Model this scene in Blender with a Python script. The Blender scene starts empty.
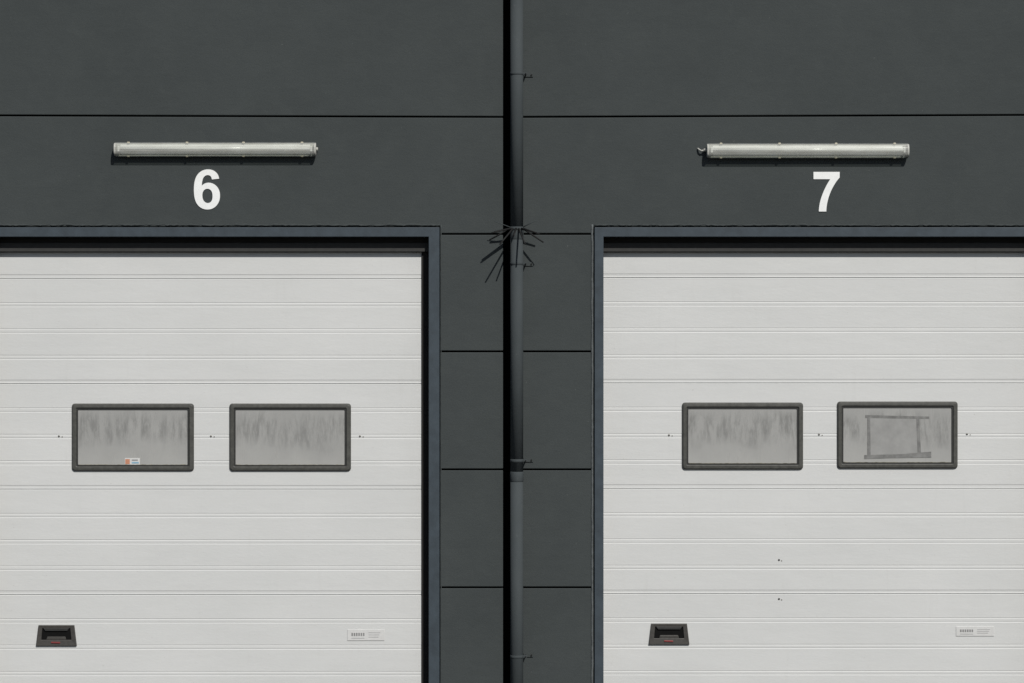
import bpy, bmesh, math, random
from mathutils import Vector
random.seed(4)
S=0.006; D=16.0; ZC=0.6+341.5*S
def P(px,py,dep=0.0):
    s=S*(D+dep)/D
    return ((px-512)*s, ZC+(341.5-py)*s)
sc=bpy.context.scene
COL=sc.collection
# ---------------- materials
def newmat(name,col,rough=0.6,spec=0.5,metal=0.0):
    m=bpy.data.materials.new(name); m.use_nodes=True
    b=m.node_tree.nodes['Principled BSDF']
    b.inputs['Base Color'].default_value=(*col,1)
    b.inputs['Roughness'].default_value=rough
    b.inputs['Specular IOR Level'].default_value=spec
    b.inputs['Metallic'].default_value=metal
    return m,b
class NT:
    def __init__(s,m): s.t=m.node_tree; s.n=s.t.nodes; s.l=s.t.links; s.co=s.n.new('ShaderNodeTexCoord')
    def noise(s,scale,sx=1,sy=1,sz=1,detail=4,rough=0.6,dist=0,off=0):
        mp=s.n.new('ShaderNodeMapping'); mp.inputs['Scale'].default_value=(sx,sy,sz)
        mp.inputs['Location'].default_value=(off,off*0.7,off*0.3)
        s.l.new(s.co.outputs['Object'],mp.inputs['Vector'])
        n=s.n.new('ShaderNodeTexNoise'); n.inputs['Scale'].default_value=scale
        n.inputs['Detail'].default_value=detail; n.inputs['Roughness'].default_value=rough
        n.inputs['Distortion'].default_value=dist
        s.l.new(mp.outputs[0],n.inputs['Vector']); return n.outputs['Fac']
    def ramp(s,f,a,b,va=0.0,vb=1.0):
        r=s.n.new('ShaderNodeMapRange'); r.inputs[1].default_value=a; r.inputs[2].default_value=b
        r.inputs[3].default_value=va; r.inputs[4].default_value=vb
        s.l.new(f,r.inputs[0]); return r.outputs[0]
    def mix(s,f,a,b,mode='MIX'):
        x=s.n.new('ShaderNodeMix'); x.data_type='RGBA'; x.blend_type=mode
        for k,v in ((0,f),(6,a),(7,b)):
            if isinstance(v,tuple): x.inputs[k].default_value=(*v,1)
            elif isinstance(v,(int,float)): x.inputs[k].default_value=v
            else: s.l.new(v,x.inputs[k])
        return x.outputs[2]
    def math(s,op,a,b=0.0):
        x=s.n.new('ShaderNodeMath'); x.operation=op
        for k,v in ((0,a),(1,b)):
            if isinstance(v,(int,float)): x.inputs[k].default_value=v
            else: s.l.new(v,x.inputs[k])
        return x.outputs[0]
    def bump(s,b,h,dist,strength=1.0):
        x=s.n.new('ShaderNodeBump'); x.inputs['Distance'].default_value=dist; x.inputs['Strength'].default_value=strength
        s.l.new(h,x.inputs['Height']); s.l.new(x.outputs[0],b.inputs['Normal'])

def wallmat():
    m,b=newmat('dark_painted_render',(0.05,0.058,0.061),0.85,0.25); t=NT(m)
    big=t.ramp(t.noise(1.1,1,1,1.3,5,0.6),0.3,0.7)
    c=t.mix(big,(0.0385,0.0450,0.0455),(0.0485,0.0560,0.0562))
    mid=t.ramp(t.noise(7,1,1,1.0,6,0.7,0.6),0.45,0.72)
    c=t.mix(t.math('MULTIPLY',mid,0.32),c,(0.058,0.066,0.065))
    streak=t.ramp(t.noise(9,0.35,1,3.2,6,0.7),0.45,0.8)
    c=t.mix(t.math('MULTIPLY',streak,0.10),c,(0.062,0.070,0.070))
    fine=t.ramp(t.noise(100,1,1,1,4,0.8),0.35,0.7)
    c=t.mix(t.math('MULTIPLY',fine,0.38),c,(0.029,0.034,0.036))
    drip=t.ramp(t.noise(6,2.4,1,0.22,4,0.6),0.62,0.8)
    c=t.mix(t.math('MULTIPLY',drip,0.07),c,(0.08,0.088,0.088))
    sp=t.ramp(t.noise(38,1,1,1,2,0.5),0.73,0.78)
    c=t.mix(t.math('MULTIPLY',sp,0.4),c,(0.11,0.12,0.115))
    sc1=t.ramp(t.noise(16,0.7,1,2.0,7,0.8,1.5,3.3),0.67,0.73)
    c=t.mix(t.math('MULTIPLY',sc1,0.25),c,(0.10,0.11,0.11))
    t.l.new(c,b.inputs['Base Color'])
    h=t.math('ADD',t.noise(100,1,1,1,4,0.75),t.math('MULTIPLY',t.noise(14,0.8,1,1.4,3,0.6),1.2))
    t.bump(b,h,0.0018,0.8)
    return m
def doormat():
    m,b=newmat('white_coated_steel',(0.6,0.6,0.59),0.55,0.4); t=NT(m)
    big=t.ramp(t.noise(1.3,1,1,1.2,5,0.6),0.3,0.7)
    c=t.mix(big,(0.520,0.527,0.520),(0.558,0.563,0.556))
    st=t.ramp(t.noise(10,0.25,1,6,5,0.7),0.4,0.8)
    c=t.mix(t.math('MULTIPLY',st,0.18),c,(0.46,0.465,0.455))
    dr=t.ramp(t.noise(9,3.2,1,0.25,5,0.65),0.58,0.82)
    c=t.mix(t.math('MULTIPLY',dr,0.18),c,(0.42,0.42,0.40))
    sp=t.ramp(t.noise(60,1,1,1,2,0.5),0.745,0.79)
    c=t.mix(t.math('MULTIPLY',sp,0.45),c,(0.33,0.32,0.30))
    sm=t.ramp(t.noise(5,0.8,1,1.6,7,0.8,1.2,9.1),0.62,0.72)
    c=t.mix(t.math('MULTIPLY',sm,0.12),c,(0.40,0.39,0.36))
    fn=t.ramp(t.noise(170,0.6,1,1,3,0.7),0.3,0.7)
    c=t.mix(t.math('MULTIPLY',fn,0.14),c,(0.42,0.42,0.41))
    t.l.new(c,b.inputs['Base Color'])
    h=t.math('ADD',t.noise(120,0.3,1,1,3,0.7),t.math('MULTIPLY',t.noise(5,0.5,1,1.5,2,0.5),4))
    t.bump(b,h,0.0010,0.55)
    return m
def simplemat(name,col,rough=0.5,spec=0.5,var=0.12,scale=30,bump=0.0005,metal=0):
    m,b=newmat(name,col,rough,spec,metal); t=NT(m)
    f=t.ramp(t.noise(scale,1,1,1,4,0.6),0.3,0.7)
    c=t.mix(f,tuple(x*(1-var) for x in col),tuple(x*(1+var) for x in col))
    t.l.new(c,b.inputs['Base Color'])
    t.bump(b,t.noise(scale*4,1,1,1,3),bump,0.5)
    return m
def pipemat():
    m,b=newmat('grey_painted_pipe',(0.045,0.052,0.056),0.85,0.2); t=NT(m)
    f=t.ramp(t.noise(8,1,1,0.35,6,0.7),0.3,0.7)
    c=t.mix(f,(0.039,0.046,0.049),(0.050,0.058,0.061))
    sp=t.ramp(t.noise(45,1,1,0.6,3,0.6),0.66,0.74)
    c=t.mix(t.math('MULTIPLY',sp,0.3),c,(0.10,0.11,0.11))
    t.l.new(c,b.inputs['Base Color'])
    t.bump(b,t.noise(60,1,1,1,4,0.7),0.001,0.6)
    return m
def panemat(seed):
    m,b=newmat('dirty_acrylic_pane',(0.27,0.27,0.265),0.3,0.5); t=NT(m)
    geo=t.n.new('ShaderNodeSeparateXYZ'); t.l.new(t.co.outputs['Object'],geo.inputs[0])
    zc=P(0,436,0.09)[1]
    g=t.ramp(geo.outputs[2],zc-0.15,zc+0.17)
    n1=t.noise(8,2.6,1,0.45,5,0.7,0.5,seed)
    n2=t.noise(26,2.2,1,0.6,4,0.75,0.3,seed*2)
    n3=t.noise(4,1.2,1,0.8,4,0.6,0,seed*3)
    s1=t.ramp(t.math('ADD',n1,t.math('MULTIPLY',n2,0.4)),0.62,0.84)
    g2=t.math('ADD',g,t.math('MULTIPLY',t.math('SUBTRACT',n3,0.5),0.7))
    band=t.math('MULTIPLY',t.ramp(g2,0.25,0.5),t.ramp(g2,0.98,0.75))
    band=t.math('ADD',t.math('MULTIPLY',band,0.85),0.08)
    c=t.mix(t.math('MULTIPLY',s1,band),(0.315,0.315,0.305),(0.175,0.175,0.168))
    soft=t.ramp(n3,0.3,0.7)
    c=t.mix(t.math('MULTIPLY',soft,0.4),c,(0.23,0.23,0.225))
    low=t.ramp(g2,0.3,0.0)
    c=t.mix(t.math('MULTIPLY',low,0.25),c,(0.39,0.39,0.37))
    t.l.new(c,b.inputs['Base Color'])
    t.l.new(t.ramp(n1,0.3,0.7,0.2,0.45),b.inputs['Roughness'])
    return m
M_wall=wallmat(); M_door=doormat()
M_frame=simplemat('blue_grey_painted_steel',(0.036,0.048,0.059),0.6,0.35,0.18,14)
M_pipe=pipemat()
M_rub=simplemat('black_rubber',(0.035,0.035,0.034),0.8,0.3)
M_rub2=simplemat('black_rubber_shade',(0.016,0.015,0.014),0.8,0.3)  # near-black rubber, its tone also carries lintel and jamb shadow
M_gap=simplemat('dark_joint',(0.006,0.006,0.006),0.9,0.1)
M_wfr=simplemat('dark_window_frame_plastic',(0.056,0.056,0.050),0.5,0.45,0.25,40)
M_blk=simplemat('black_plastic',(0.02,0.02,0.019),0.5,0.5,0.2,60)
M_hnd=simplemat('handle_plastic',(0.045,0.042,0.038),0.5,0.5,0.2,60)
M_red=simplemat('red_plastic',(0.19,0.035,0.035),0.4)
M_white=simplemat('white_number_plastic',(0.74,0.75,0.74),0.5,0.4,0.04,20,0.0003)
M_label=simplemat('label_aluminium',(0.54,0.54,0.53),0.4,0.5,0.04,50)
M_ink=simplemat('printed_ink',(0.2,0.2,0.2),0.7)
M_ink2=simplemat('printed_ink_faded',(0.36,0.36,0.36),0.7)
M_orange=simplemat('printed_orange',(0.45,0.2,0.12),0.6)
M_blue=simplemat('printed_blue',(0.2,0.35,0.45),0.6)
M_tape=simplemat('tape_residue',(0.165,0.165,0.16),0.6,0.3,0.25,30)
M_tape2=simplemat('faded_film',(0.255,0.255,0.248),0.5,0.4,0.12,12)
M_glaz=simplemat('glazing_compound',(0.19,0.18,0.14),0.7,0.3,0.3,40)
M_lampb=simplemat('lamp_housing_grey',(0.38,0.38,0.35),0.5,0.5,0.12,30)
M_tray=simplemat('lamp_reflector_white',(0.68,0.68,0.66),0.4,0.5,0.04)
M_tubeg=simplemat('lamp_glass_white',(0.8,0.8,0.78),0.2,0.6,0.02)
M_clip=simplemat('clip_beige',(0.42,0.39,0.30),0.4,0.5,0.1)
M_seal=simplemat('grey_sealant',(0.08,0.088,0.09),0.7,0.3,0.3,40,0.003)
M_spk=simplemat('spike_black_steel',(0.012,0.012,0.012),0.7,0.2)
M_screw=simplemat('screw_steel',(0.26,0.25,0.23),0.4,0.5,0.2,80,0.0005,0.5)
M_asph=simplemat('asphalt',(0.055,0.055,0.055),0.9,0.3,0.3,60,0.004)
M_roof=simplemat('roof_coping',(0.07,0.08,0.09),0.5)
def diffmat():
    m,b=newmat('prismatic_diffuser',(0.6,0.6,0.56),0.22,0.6); t=NT(m)
    tr=t.n.new('ShaderNodeBsdfTransparent'); tr.inputs[0].default_value=(0.92,0.94,0.91,1)
    mx=t.n.new('ShaderNodeMixShader'); mx.inputs[0].default_value=0.40
    t.l.new(tr.outputs[0],mx.inputs[1]); t.l.new(b.outputs[0],mx.inputs[2])
    t.l.new(mx.outputs[0],t.n['Material Output'].inputs['Surface'])
    c=t.mix(t.ramp(t.noise(12,0.6,1,3,4),0.35,0.7),(0.50,0.50,0.46),(0.66,0.67,0.63))
    t.l.new(c,b.inputs['Base Color'])
    return m
M_diff=diffmat()
# ---------------- geometry helpers
def mk(name,verts,faces,mat,bevel=0,parent=None,smooth=False,seg=2):
    me=bpy.data.meshes.new(name); me.from_pydata([tuple(v) for v in verts],[],faces)
    bm=bmesh.new(); bm.from_mesh(me); bmesh.ops.recalc_face_normals(bm,faces=bm.faces); bm.to_mesh(me); bm.free()
    o=bpy.data.objects.new(name,me); COL.objects.link(o)
    me.materials.append(mat)
    if smooth:
        for p in me.polygons: p.use_smooth=True
    if bevel:
        md=o.modifiers.new('bevel','BEVEL'); md.width=bevel; md.segments=seg; md.limit_method='ANGLE'; md.angle_limit=math.radians(40)
    if parent: par(o,parent)
    return o
def par(o,p):
    o.parent=p; o.matrix_parent_inverse=p.matrix_world.inverted()
def empty(name,loc):
    e=bpy.data.objects.new(name,None); e.location=loc; e.empty_display_size=0.2; COL.objects.link(e)
    bpy.context.view_layer.update(); return e
def prism(name,pts,y0,y1,mat,bevel=0,parent=None,**k):
    n=len(pts)
    v=[(x,y0,z) for x,z in pts]+[(x,y1,z) for x,z in pts]
    f=[list(range(n)),list(range(2*n-1,n-1,-1))]+[[i,(i+1)%n,(i+1)%n+n,i+n] for i in range(n)]
    return mk(name,v,f,mat,bevel,parent,**k)
def box(name,x0,x1,y0,y1,z0,z1,mat,bevel=0,parent=None):
    return prism(name,[(x0,z0),(x1,z0),(x1,z1),(x0,z1)],y0,y1,mat,bevel,parent)
def pbox(name,px0,px1,py0,py1,y0,y1,mat,bevel=0,parent=None,dep=0.0):
    x0,z1=P(px0,py0,dep); x1,z0=P(px1,py1,dep)
    return box(name,x0,x1,y0,y1,z0,z1,mat,bevel,parent)
def tube(name,pts,rads,mat,parent=None,seg=16,caps=True):
    pts=[Vector(p) for p in pts]
    if not isinstance(rads,list): rads=[rads]*len(pts)
    v=[];f=[]
    for i,p in enumerate(pts):
        a=pts[max(i-1,0)]; b=pts[min(i+1,len(pts)-1)]; d=(b-a).normalized()
        ref=Vector((0,0,1)) if abs(d.z)<0.9 else Vector((1,0,0))
        u=d.cross(ref).normalized(); w=d.cross(u).normalized()
        for k in range(seg):
            t=2*math.pi*k/seg; v.append(p+(u*math.cos(t)+w*math.sin(t))*rads[i])
    for i in range(len(pts)-1):
        for k in range(seg):
            f.append([i*seg+k,i*seg+(k+1)%seg,(i+1)*seg+(k+1)%seg,(i+1)*seg+k])
    if caps: f.append(list(range(seg))); f.append(list(range((len(pts)-1)*seg,len(pts)*seg)))
    o=mk(name,v,f,mat,0,parent)
    for p in o.data.polygons:
        if len(p.vertices)==4: p.use_smooth=True
    return o
def wobble_bead(name,p0,p1,y,r,mat,parent,amp=0.002,n=120,lo=0.55,hi=1.3):
    pts=[];rr=[]
    hor=abs(p1[0]-p0[0])>=0.1
    for i in range(n+1):
        t=i/n
        pts.append((p0[0]+(p1[0]-p0[0])*t+random.uniform(-amp,amp)*(not hor),y,
                    p0[1]+(p1[1]-p0[1])*t+random.uniform(-amp,amp)*hor))
        rr.append(r*random.uniform(lo,hi))
    return tube(name,pts,rr,mat,parent,8)

# ---------------- ground
mk('ground',[(-300,-300,0),(300,-300,0),(300,300,0),(-300,300,0)],[[0,1,2,3]],M_asph)
# ---------------- building
B=empty('warehouse_building',(0,0,0))
XL,XR=-1200,2200
g=0.85
TH=0.15
LD=(-14,440); RD=(593.5,1047)
OT=226.5
def sl(px): return 117-4*max(0,(502-px))/502 if px>-200 else 111.4
def slr(px): return 117-2*min(1,max(0,(px-524)/500))
def wallpoly(name,pts): return prism(name,[P(*p) for p in pts],0.0,TH,M_wall,0.004,B)
GL,GR=503,513
for (a,b) in [(-355,-238),(-238,-121),(-121,-4)]:
    wallpoly('wall_panel',[(XL,a+g),(GL,a+g),(GL,b-g),(XL,b-g)])
    wallpoly('wall_panel',[(GR,a+g),(XR,a+g),(XR,b-g),(GR,b-g)])
wallpoly('wall_panel',[(XL,-4+g),(GL,-4+g),(GL,sl(GL)-g),(XL,sl(-150)-g)])
wallpoly('wall_panel',[(GR,-4+g),(XR,-4+g),(XR,slr(1024)-g),(1024,slr(1024)-g),(GR,slr(GR)-g)])
wallpoly('wall_lintel_panel',[(XL,sl(-150)+g),(GL,sl(GL)+g),(GL,234-g),(LD[1],234-g),(LD[1],OT),(LD[0],OT),(LD[0],234-g),(XL,234-g)])
wallpoly('wall_lintel_panel',[(GR,slr(GR)+g),(1024,slr(1024)+g),(XR,slr(1024)+g),(XR,234-g),(RD[1],234-g),(RD[1],OT),(RD[0],OT),(RD[0],234-g),(GR,234-g)])
for (a,b) in [(234,351.5),(351.5,469.5),(469.5,587.5),(587.5,704.5),(704.5,783)]:
    b2=b-g if b<780 else b+1
    for (x0,x1) in [(XL,LD[0]),(LD[1],GL),(GR,RD[0]),(RD[1],XR)]:
        wallpoly('wall_panel',[(x0,a+g),(x1,a+g),(x1,b2),(x0,b2)])
x0=P(XL,0)[0]; x1=P(XR,0)[0]; zt=P(0,-355)[1]
box('wall_core',x0,x1,TH+0.001,9,-0.01,zt,M_gap,0,B)
box('roof_coping',x0-0.05,x1+0.05,-0.04,9.05,zt+0.001,zt+0.12,M_roof,0.006,B)
def frame(px0,px1,name,WL,WR):
    x0,x1=px0,px1; W=10
    pts=[(x0+1,800),(x0+1,OT+0.8),(x1-1,OT+0.8),(x1-1,800),(x1-WR,800),(x1-WR,OT+W+0.3),(x0+WL,OT+W+0.3),(x0+WL,800)]
    pts=[P(*p) for p in pts]
    pts=[(x,max(z,0.0)) for x,z in pts]
    prism(name,pts,-0.006,0.0945,M_frame,0.003,B)
frame(LD[0],LD[1]+0.5,'door_frame',10,11.8); frame(RD[0],RD[1],'door_frame',10,10)
wobble_bead('frame_sealant',P(LD[0],OT-1.5),P(LD[1],OT-1.5),0.0,0.006,M_wall,B,0.003,150,0.3,1.4)
wobble_bead('frame_sealant',P(RD[0],OT-1.5),P(RD[1],OT-1.5),0.0,0.006,M_wall,B,0.003,150,0.3,1.4)
wobble_bead('frame_sealant',P(RD[0]-1.3,OT-2),P(RD[0]-1.3,760),-0.001,0.007,M_seal,B,0.0012,90,0.8,1.15)
wobble_bead('frame_sealant',P(LD[1]+1,OT-2),P(LD[1]+1,760),0.001,0.004,M_wall,B,0.001)

# ---------------- doors
YD=0.096
def rrect(cx,cz,w,h,r,n=6):
    pts=[]
    for (sx,sz,a0) in [(1,1,0),(-1,1,90),(-1,-1,180),(1,-1,270)]:
        for i in range(n+1):
            a=math.radians(a0+90*i/n)
            pts.append((cx+sx*(w/2-r)+r*math.cos(a),cz+sz*(h/2-r)+r*math.sin(a)))
    return pts
def window(px0,px1,py0,py1,parent,seed):
    x0,z1=P(px0,py0,YD); x1,z0=P(px1,py1,YD)
    cx,cz,w,h=(x0+x1)/2,(z0+z1)/2,x1-x0,z1-z0
    loops=[(0,0.018,YD+0.002),(0,0.018,YD-0.006),(0.008,0.015,YD-0.016),(0.024,0.010,YD-0.017),(0.029,0.006,YD-0.012),(0.031,0.005,YD-0.003)]
    v=[];f=[];n=None
    for ins,r,y in loops:
        pts=rrect(cx,cz,w-2*ins,h-2*ins,r); n=len(pts)
        v+=[(x,y,z) for x,z in pts]
    L=len(loops)
    for i in range(L-1):
        for k in range(n): f.append([i*n+k,i*n+(k+1)%n,(i+1)*n+(k+1)%n,(i+1)*n+k])
    mk('window_frame',v,f,M_wfr,0.0015,parent)
    v=[];f=[]
    for ins,y in [(0.030,YD-0.0115),(0.037,YD-0.0115),(0.038,YD-0.006)]:
        pts=rrect(cx,cz,w-2*ins,h-2*ins,0.005); v+=[(x,y,z) for x,z in pts]
    for i in range(2):
        for k in range(n): f.append([i*n+k,i*n+(k+1)%n,(i+1)*n+(k+1)%n,(i+1)*n+k])
    mk('window_gasket',v,f,M_blk,0,parent)
    wobble_bead('glazing_bead',(x0+0.04,z0+0.038),(x1-0.04,z0+0.038),YD-0.008,0.0022,M_glaz,parent,0.001,60,0.1,1.3)
    box('window_pane',x0+0.032,x1-0.032,YD-0.007,YD+0.001,z0+0.032,z1-0.032,panemat(seed),0,parent)
def door(px0,px1,pyoff,wins,screws,handle,label,extra):
    c=P((px0+px1)/2,500,YD)
    Dr=empty('sectional_garage_door',(c[0],YD,1.5))
    xa,xb=P(px0,0,YD)[0],P(px1,0,YD)[0]
    prof=[]
    def add(py,y): prof.append((P(0,py+pyoff,YD)[1],y))
    add(230,YD)
    period=26.35
    k0=278.5
    k=-1
    while True:
        y=k0+period*k
        if y>772: break
        if k%4==0:
            add(y-4.2,YD);add(y-3.4,YD+0.0018);add(y-1.4,YD+0.0018);add(y-0.7,YD+0.0003);add(y-0.4,YD+0.0055);add(y+0.3,YD+0.0055);add(y+0.8,YD-0.0002);add(y+2,YD)
        else:
            add(y-2.6,YD);add(y-2.0,YD+0.0018);add(y-1.3,YD+0.0002)
            add(y+0.9,YD+0.0002);add(y+1.5,YD+0.0016);add(y+2.3,YD)
        k+=1
    add(779,YD)
    prof.append((0.02,YD))
    n=len(prof)
    v=[(xa,y,z) for z,y in prof]+[(xb,y,z) for z,y in prof]
    v+=[(xa,YD+0.045,prof[-1][0]),(xb,YD+0.045,prof[-1][0]),(xa,YD+0.045,prof[0][0]),(xb,YD+0.045,prof[0][0])]
    f=[[i,i+1,n+i+1,n+i] for i in range(n-1)]
    f.append([n-1,2*n,2*n+1,2*n-1]); f.append([2*n+2,0,n,2*n+3]); f.append([2*n,2*n+2,2*n+3,2*n+1])
    mk('door_leaf',v,f,M_door,0,Dr)
    pbox('top_seal_shade',px0,px1,230,252.5,YD-0.010,YD-0.001,M_rub2,0.002,Dr,YD)  # rubber strip, coloured near-black to deepen the lintel's shadow band
    pbox('top_seal_shade_lip',px0,px1,243,252,YD-0.034,YD-0.011,M_rub,0.004,Dr,YD)  # rubber lip, its dark grey paints the lighter part of that shadow
    pbox('bottom_seal',px0,px1,778,781,YD-0.012,YD+0.03,M_rub,0.002,Dr,YD)
    if px0<100: pbox('side_seal_shade',421.5,431.5,252.5,778,YD-0.008,YD-0.001,M_rub2,0.002,Dr,YD)  # dark strip filling the jamb's shadow band, built as a seal
    for i,wn in enumerate(wins): window(*wn,Dr,i*1.7+px0*0.01)
    for (sx,sy) in screws:
        x,z=P(sx,sy,YD)
        tube('screw',[(x,YD+0.001,z),(x,YD-0.003,z),(x,YD-0.004,z)],[0.006,0.006,0.0035],M_screw,Dr,12)
        tube('screw_slot',[(x+0.001,YD-0.0035,z-0.001),(x+0.001,YD-0.0046,z-0.001)],0.0022,M_blk,Dr,8)
        x,z=P(sx+3.2,sy+0.8,YD)
        tube('screw_washer',[(x,YD+0.001,z),(x,YD-0.0015,z)],[0.004,0.0035],M_screw,Dr,10)
    hx,hy=handle
    def hp(dx,dy): return P(hx+dx,hy+dy,YD)
    outer=[hp(-18,-10.5),hp(18,-10.5),hp(20.5,10.5),hp(-20.5,10.5)]
    inner=[hp(-14,-7.5),hp(14,-7.5),hp(15,4.2),hp(-15,4.2)]
    v=[];f=[]
    lo=[(outer,YD+0.001),([ (x*0.985+hp(0,0)[0]*0.015,z*0.97+hp(0,0)[1]*0.03) for x,z in outer],YD-0.012),(inner,YD-0.010),(inner,YD-0.0015)]
    for pts,y in lo: v+=[(x,y,z) for x,z in pts]
    for i in range(3):
        for k in range(4): f.append([i*4+k,i*4+(k+1)%4,(i+1)*4+(k+1)%4,(i+1)*4+k])
    mk('handle_surround',v,f,M_hnd,0.002,Dr)
    prism('handle_recess',inner,YD-0.003,YD-0.001,M_gap,0,Dr)
    prism('handle_grip',[hp(-13,-7.5),hp(13,-7.5),hp(11,-4.6),hp(-11,-4.6)],YD-0.011,YD-0.006,M_blk,0.002,Dr)
    prism('handle_lip',[hp(-9,1),hp(9,1),hp(10,4.0),hp(-10,4.0)],YD-0.009,YD-0.004,M_hnd,0.002,Dr)
    prism('handle_latch',[hp(-5,6),hp(4,6.2),hp(4,7.7),hp(-5,7.4)],YD-0.016,YD-0.0095,M_red,0.001,Dr)
    lx0,lx1,ly0,ly1=label
    pbox('label_plate',lx0,lx1,ly0,ly1,YD-0.0035,YD-0.0008,M_label,0.0008,Dr,YD)
    h=ly1-ly0
    for i in range(6):
        a=lx0+4+i*2.3
        prism('label_print',[P(a,ly0+h*0.3,YD),P(a+1.5,ly0+h*0.3,YD),P(a+1.5,ly0+h*0.58,YD),P(a,ly0+h*0.58,YD)],YD-0.0045,YD-0.0036,M_ink,0,Dr)
    for i in range(3):
        pbox('label_print',lx0+21,lx1-4-i,ly0+h*(0.25+0.2*i),ly0+h*(0.25+0.2*i)+0.6,YD-0.0045,YD-0.0036,M_ink2,0,Dr,YD)
    pbox('label_print',lx0+4,lx0+17,ly0+h*0.74,ly0+h*0.74+0.7,YD-0.0045,YD-0.0036,M_ink2,0,Dr,YD)
    extra(Dr)
def extraL(Dr):
    y=YD-0.0085
    pbox('window_sticker',125,140,458,464.5,y,y+0.001,M_label,0,Dr,YD)
    pbox('window_sticker_print',125.5,130,459,464,y-0.001,y-0.0002,M_orange,0,Dr,YD)
    pbox('window_sticker_print',132,139,461.8,463.4,y-0.001,y-0.0002,M_blue,0,Dr,YD)
    pbox('window_sticker_print',132,138,459.4,460.6,y-0.001,y-0.0002,M_ink,0,Dr,YD)
def extraR(Dr):
    y=YD-0.0073
    def T(*p,m=M_tape,dy=0): prism('tape_strip',[P(a,b,YD) for a,b in p],y-dy,y+0.0002-dy,m,0,Dr)
    T((870,418),(918,418),(918,456),(870,456),m=M_tape2)
    T((865,415),(929,416.5),(929,419),(865,418),dy=0.0004)
    T((867,417),(870,417),(870.5,458),(867,459),dy=0.0008)
    T((864,455),(905,454),(905,457.5),(864,459),dy=0.0012)
    T((916,418),(919,418),(921,456),(917.5,456),dy=0.0008)
    T((890,455),(931,451.5),(931,457.5),(890,458),dy=0.0016)
    for (a,b) in [(779,560),(779,599)]:
        x,z=P(a,b,YD)
        tube('lock_hole',[(x,YD+0.001,z),(x,YD-0.002,z)],0.006,M_blk,Dr,10)
        x,z=P(a+2.6,b+0.8,YD)
        tube('lock_hole',[(x,YD+0.001,z),(x,YD-0.0015,z)],0.004,M_screw,Dr,10)
door(-4,431,0,[(72,194,403.5,471),(229.5,351,403.5,471)],[(59,436),(211,436),(360,436)],(56.5,635.5),(347.5,384.5,629.5,640.5),extraL)
door(602,1037,-0.8,[(682,803,402.5,469.5),(837,957.5,401.5,468.5)],[(669,435),(819,434.5),(967,434)],(669,634),(956,994,626.5,636),extraR)

# ---------------- drainpipe
pcx=P(516.8,0,-0.08)[0]; PY=-0.075; R=0.038
Pi=empty('drainpipe',(pcx,PY,0))
def pipeseg(za,zb_,r,name='pipe_section'):
    tube(name,[(pcx,PY,za),(pcx,PY,zb_)],r,M_pipe,Pi,40)
for a,b in [(783-20,474),(474,233),(233,-10),(-10,-340)]:
    pipeseg(P(0,a)[1],P(0,b)[1]-0.002,R)
for y in [476,235,-8]:
    z=P(0,y)[1]
    tube('pipe_socket',[(pcx,PY,z-0.030),(pcx,PY,z-0.026),(pcx,PY,z+0.026),(pcx,PY,z+0.030)],[R+0.0003,R+0.002,R+0.0025,R+0.0005],M_pipe,Pi,40)
z=P(0,763)[1]
tube('pipe_shoe',[(pcx,PY,z+0.01),(pcx,PY-0.01,z-0.03),(pcx,PY-0.06,z-0.08),(pcx,PY-0.12,z-0.1)],[R+0.003]*4,M_pipe,Pi,24)
prism('rain_hopper',[(pcx-0.07,zt-0.25),(pcx+0.07,zt-0.25),(pcx+0.14,zt-0.1),(pcx+0.14,zt),(pcx-0.14,zt),(pcx-0.14,zt-0.1)],-0.22,-0.002,M_pipe,0.006,Pi)
for y in [75,264,460,655,-120]:
    z=P(0,y)[1]
    tube('bracket_band',[(pcx,PY,z-0.009),(pcx,PY,z-0.008),(pcx,PY,z+0.008),(pcx,PY,z+0.009)],[R+0.0005,R+0.0018,R+0.0018,R+0.0005],M_pipe,Pi,40)
    box('bracket_ear',pcx+R,pcx+R+0.022,PY-0.010,PY-0.004,z-0.007,z+0.007,M_pipe,0.001,Pi)
    box('bracket_ear',pcx+R,pcx+R+0.022,PY+0.002,PY+0.008,z-0.007,z+0.007,M_pipe,0.001,Pi)
    tube('bracket_bolt',[(pcx+R+0.015,PY-0.02,z),(pcx+R+0.015,PY+0.015,z)],0.004,M_spk,Pi,8)
    tube('bracket_bolt_head',[(pcx+R+0.015,PY-0.018,z),(pcx+R+0.015,PY-0.011,z)],0.005,M_pipe,Pi,6)
    box('bracket_stem',pcx+R+0.004,pcx+R+0.060,-0.006,-0.001,z-0.012,z+0.012,M_wall,0.001,Pi)
    tube('bracket_stem',[(pcx+R+0.015,PY+0.006,z),(pcx+R+0.015,-0.004,z)],0.005,M_pipe,Pi,8)
    x=pcx+R+0.050
    tube('bracket_screw',[(x,-0.012,z),(x,-0.005,z)],0.005,M_spk,Pi,6)
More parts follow.
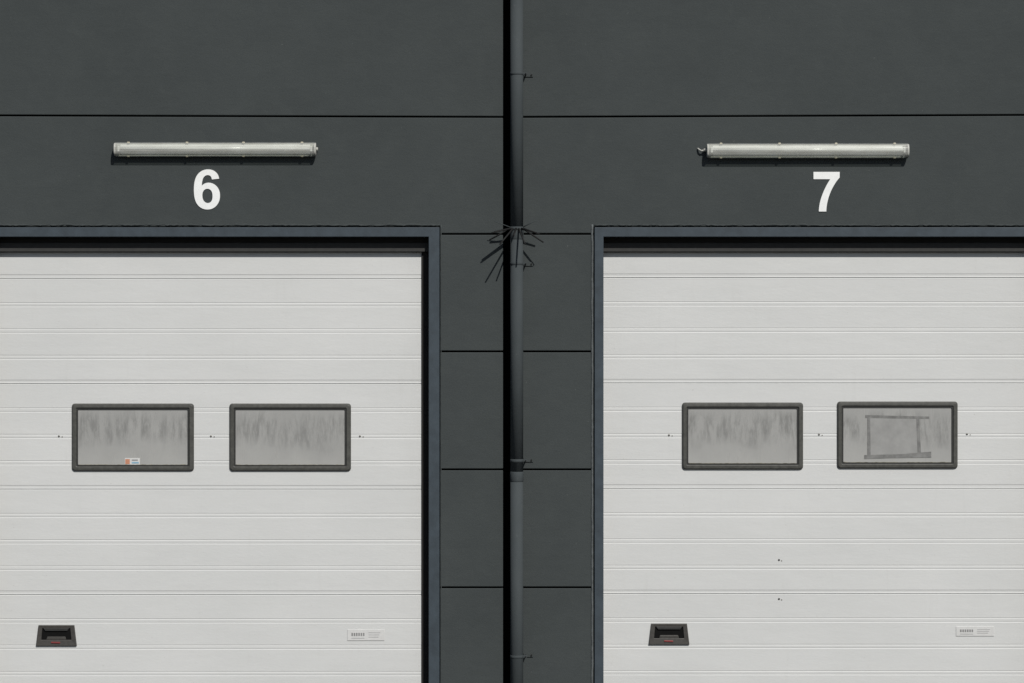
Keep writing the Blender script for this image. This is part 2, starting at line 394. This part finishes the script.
# ---------------- anti climb spikes
zs=P(0,229)[1]
A=empty('anti_climb_spikes',(pcx,PY,zs))
tube('spike_collar',[(pcx,PY,zs-0.010),(pcx,PY,zs-0.008),(pcx,PY,zs+0.008),(pcx,PY,zs+0.010)],[R+0.003,R+0.006,R+0.006,R+0.003],M_pipe,A,40)
SP=[(-4,-0.035,0.10),(22,-0.085,0.13),(48,-0.03,0.14),(72,-0.10,0.14),(97,-0.05,0.15),(122,-0.10,0.14),(146,-0.03,0.14),(168,-0.07,0.13),(186,-0.02,0.10)]
for th,dz,L in SP:
    th=math.radians(th+random.uniform(-3,3))
    d=Vector((math.cos(th),-math.sin(th),0)); c=Vector((pcx,PY,zs))
    tube('spike',[c+d*R, c+d*(R+L)+Vector((0,0,dz))],[0.0058,0.0042],M_spk,A,8)
for th,dz,L in [(165,0.035,0.10),(25,0.04,0.09)]:
    th=math.radians(th); d=Vector((math.cos(th),-math.sin(th),0)); c=Vector((pcx,PY,zs+0.006))
    tube('spike',[c+d*R, c+d*(R+L)+Vector((0,0,dz))],[0.003,0.0018],M_pipe,A,8)

# ---------------- lamps
def lamp(px0,px1,py0,py1,cable):
    x0,zt_=P(px0,py0,-0.05); x1,zb_=P(px1,py1,-0.05)
    cz=(zt_+zb_)/2; H=(zt_-zb_)
    La=empty('fluorescent_batten_light',((x0+x1)/2,-0.04,cz))
    def ext(name,prof,xa,xb,mat,bev=0,closed=True):
        n=len(prof)
        v=[(xa,y,z) for y,z in prof]+[(xb,y,z) for y,z in prof]
        f=[[i,(i+1)%n,(i+1)%n+n,i+n] for i in range(n if closed else n-1)]
        if closed: f+=[list(range(n)),list(range(2*n-1,n-1,-1))]
        return mk(name,v,f,mat,bev,La)
    h=H/2
    ext('lamp_housing',[(-0.012,cz-h*0.85),(-0.030,cz-h*0.98),(-0.030,cz+h*0.98),(-0.012,cz+h*0.85)],x0+0.008,x1-0.008,M_lampb,0.003)
    for sx in (-1,1):
        xm=(x0+x1)/2+sx*(x1-x0)*0.3
        box('mount_bracket',xm-0.02,xm+0.02,-0.0125,0.0,cz-h*0.6,cz+h*0.6,M_screw,0.001,La)
    ext('lamp_reflector',[(-0.0305,cz-h*0.7),(-0.036,cz-h*0.45),(-0.036,cz+h*0.45),(-0.0305,cz+h*0.7)],x0+0.035,x1-0.035,M_tray,0.002)
    tube('lamp_tube',[(x0+0.03,-0.052,cz+0.004),(x1-0.03,-0.052,cz+0.004)],0.011,M_tubeg,La,20)
    for xa in (x0+0.022,x1-0.034):
        box('lamp_holder',xa,xa+0.012,-0.066,-0.0308,cz-0.014,cz+0.018,M_tray,0.002,La)
    prof=[]
    N=28
    for i in range(N+1):
        a=math.radians(-90+180*i/N)
        yy=-0.031-0.042*abs(math.cos(a))**0.75
        zz=cz+h*0.93*math.copysign(abs(math.sin(a))**0.8,math.sin(a))
        prof.append((yy+(0.0007 if i%2 else 0),zz))
    ext('lamp_diffuser',prof,x0+0.012,x1-0.012,M_diff,0,True)
    for xa,xb in ((x0,x0+0.012),(x1-0.012,x1)):
        pr=[(y*0.98-0.001,cz+(z-cz)*0.97) for y,z in prof[::2]]
        ext('lamp_end_cap',[(-0.014,cz-h*0.7)]+pr+[(-0.014,cz+h*0.7)],xa,xb,M_lampb,0.003)
    for s in (-1,1):
        ext('lamp_gasket',[(-0.024,cz+s*h*0.9),(-0.035,cz+s*h*0.9),(-0.035,cz+s*h*1.0),(-0.024,cz+s*h*1.0)],x0+0.004,x1-0.004,M_seal,0.001)
    for t in (0.07,0.36,0.64,0.93):
        xm=x0+(x1-x0)*t
        for s in (-1,1):
            prism('lamp_clip',[(xm-0.009,cz+s*h*0.86),(xm+0.009,cz+s*h*0.86),(xm+0.007,cz+s*h*1.05),(xm-0.007,cz+s*h*1.05)],-0.043,-0.020,M_clip,0.002,La)
    if cable:
        tube('lamp_cable_gland',[(x0-0.018,-0.022,cz+0.005),(x0+0.005,-0.022,cz+0.005)],[0.009,0.011],M_lampb,La,12)
        tube('lamp_cable',[(x0-0.01,-0.022,cz+0.005),(x0-0.03,-0.024,cz+0.000),(x0-0.042,-0.020,cz+0.006),(x0-0.05,-0.010,cz+0.014),(x0-0.052,0.004,cz+0.015)],0.005,M_lampb,La,10)
    else:
        tube('lamp_cable_gland',[(x1-0.004,-0.024,cz+0.003),(x1+0.010,-0.024,cz+0.003)],[0.012,0.010],M_lampb,La,12)
lamp(114,316,142,156.5,False)
lamp(707,909,143,158,True)

# ---------------- numbers
def quad(path):
    out=[]; cur=None
    for c in path:
        if c[0]=='M' or c[0]=='L': cur=(c[1],c[2]); out.append(cur)
        else:
            _,cx,cy,x,y=c
            for i in range(1,9):
                t=i/8; out.append(((1-t)**2*cur[0]+2*t*(1-t)*cx+t*t*x,(1-t)**2*cur[1]+2*t*(1-t)*cy+t*t*y))
            cur=(x,y)
    return out
six=[quad([('M',1037,1111),('L',772,1082),('Q',762,1164,721,1203),('Q',680,1242,614,1242),('Q',527,1242,466,1163),('Q',406,1085,390,837),('Q',493,959,647,959),('Q',821,959,945,826),('Q',1069,694,1069,485),('Q',1069,263,939,119),('Q',808,-25,605,-25),('Q',386,-25,245,145),('Q',104,315,104,702),('Q',104,1099,251,1274),('Q',398,1449,632,1449),('Q',797,1449,905,1357),('Q',1014,1265,1036,1112)]),
     quad([('M',414,491),('Q',414,356,476,282),('Q',538,209,618,209),('Q',695,209,746,269),('Q',797,329,797,466),('Q',797,607,742,672),('Q',687,738,604,738),('Q',524,738,469,675),('Q',414,613,414,492)])]
sev=[quad([('M',86,1177),('L',86,1438),('L',1048,1438),('L',1048,1233),('Q',929,1116,806,897),('Q',683,678,618,431),('Q',554,185,555,0),('L',281,0),('Q',289,290,403,591),('Q',516,892,704,1177)])]
def number(paths,px0,px1,py0,py1,nm):
    xs=[p[0] for q in paths for p in q]; ys=[p[1] for q in paths for p in q]
    a,b,c,d=min(xs),max(xs),min(ys),max(ys)
    X0,Z1=P(px0,py0); X1,Z0=P(px1,py1)
    cu=bpy.data.curves.new('number_curve','CURVE'); cu.dimensions='2D'; cu.fill_mode='BOTH'; cu.extrude=0.0015; cu.bevel_depth=0.0004
    for q in paths:
        s=cu.splines.new('POLY'); s.points.add(len(q)-1); s.use_cyclic_u=True
        for i,(x,y) in enumerate(q):
            s.points[i].co=((x-a)/(b-a)*(X1-X0)-(X1-X0)/2,(y-c)/(d-c)*(Z1-Z0)-(Z1-Z0)/2,0,1)
    o=bpy.data.objects.new('tmp',cu); COL.objects.link(o)
    bpy.context.view_layer.update()
    me=bpy.data.meshes.new_from_object(o.evaluated_get(bpy.context.evaluated_depsgraph_get()))
    bpy.data.objects.remove(o)
    n=bpy.data.objects.new(nm,me); me.materials.clear(); me.materials.append(M_white); COL.objects.link(n)
    n.location=((X0+X1)/2,-0.0028,(Z0+Z1)/2); n.rotation_euler=(math.radians(90),0,0)
number(six,194,220,169.5,209.5,'door_number_six')
number(sev,813.5,839.5,172,211.5,'door_number_seven')

# ---------------- camera & light
cam=bpy.data.cameras.new('camera'); co=bpy.data.objects.new('camera',cam); COL.objects.link(co)
co.location=(0,-D,ZC); co.rotation_euler=(math.radians(90),0,0)
cam.sensor_width=36; cam.lens=36*D/(1024*S); cam.clip_end=1000
sc.camera=co
d=Vector((-0.4,1,-1.0)).normalized()
sun=bpy.data.lights.new('sun','SUN'); sun.energy=4.2; sun.angle=math.radians(0.5); sun.color=(1,0.97,0.92)
so=bpy.data.objects.new('sun',sun); COL.objects.link(so); so.location=(5,-10,12)
so.rotation_euler=d.to_track_quat('-Z','Y').to_euler()
w=bpy.data.worlds.new('World'); sc.world=w; w.use_nodes=True
nt=w.node_tree; bg=nt.nodes['Background']; sk=nt.nodes.new('ShaderNodeTexSky'); sk.sky_type='NISHITA'; sk.sun_disc=False
sk.sun_elevation=math.asin(-d.z); sk.sun_rotation=math.atan2(-d.x,-d.y)
nt.links.new(sk.outputs[0],bg.inputs[0]); bg.inputs[1].default_value=0.06
sc.view_settings.view_transform='Standard'; sc.view_settings.look='None'; sc.view_settings.exposure=0
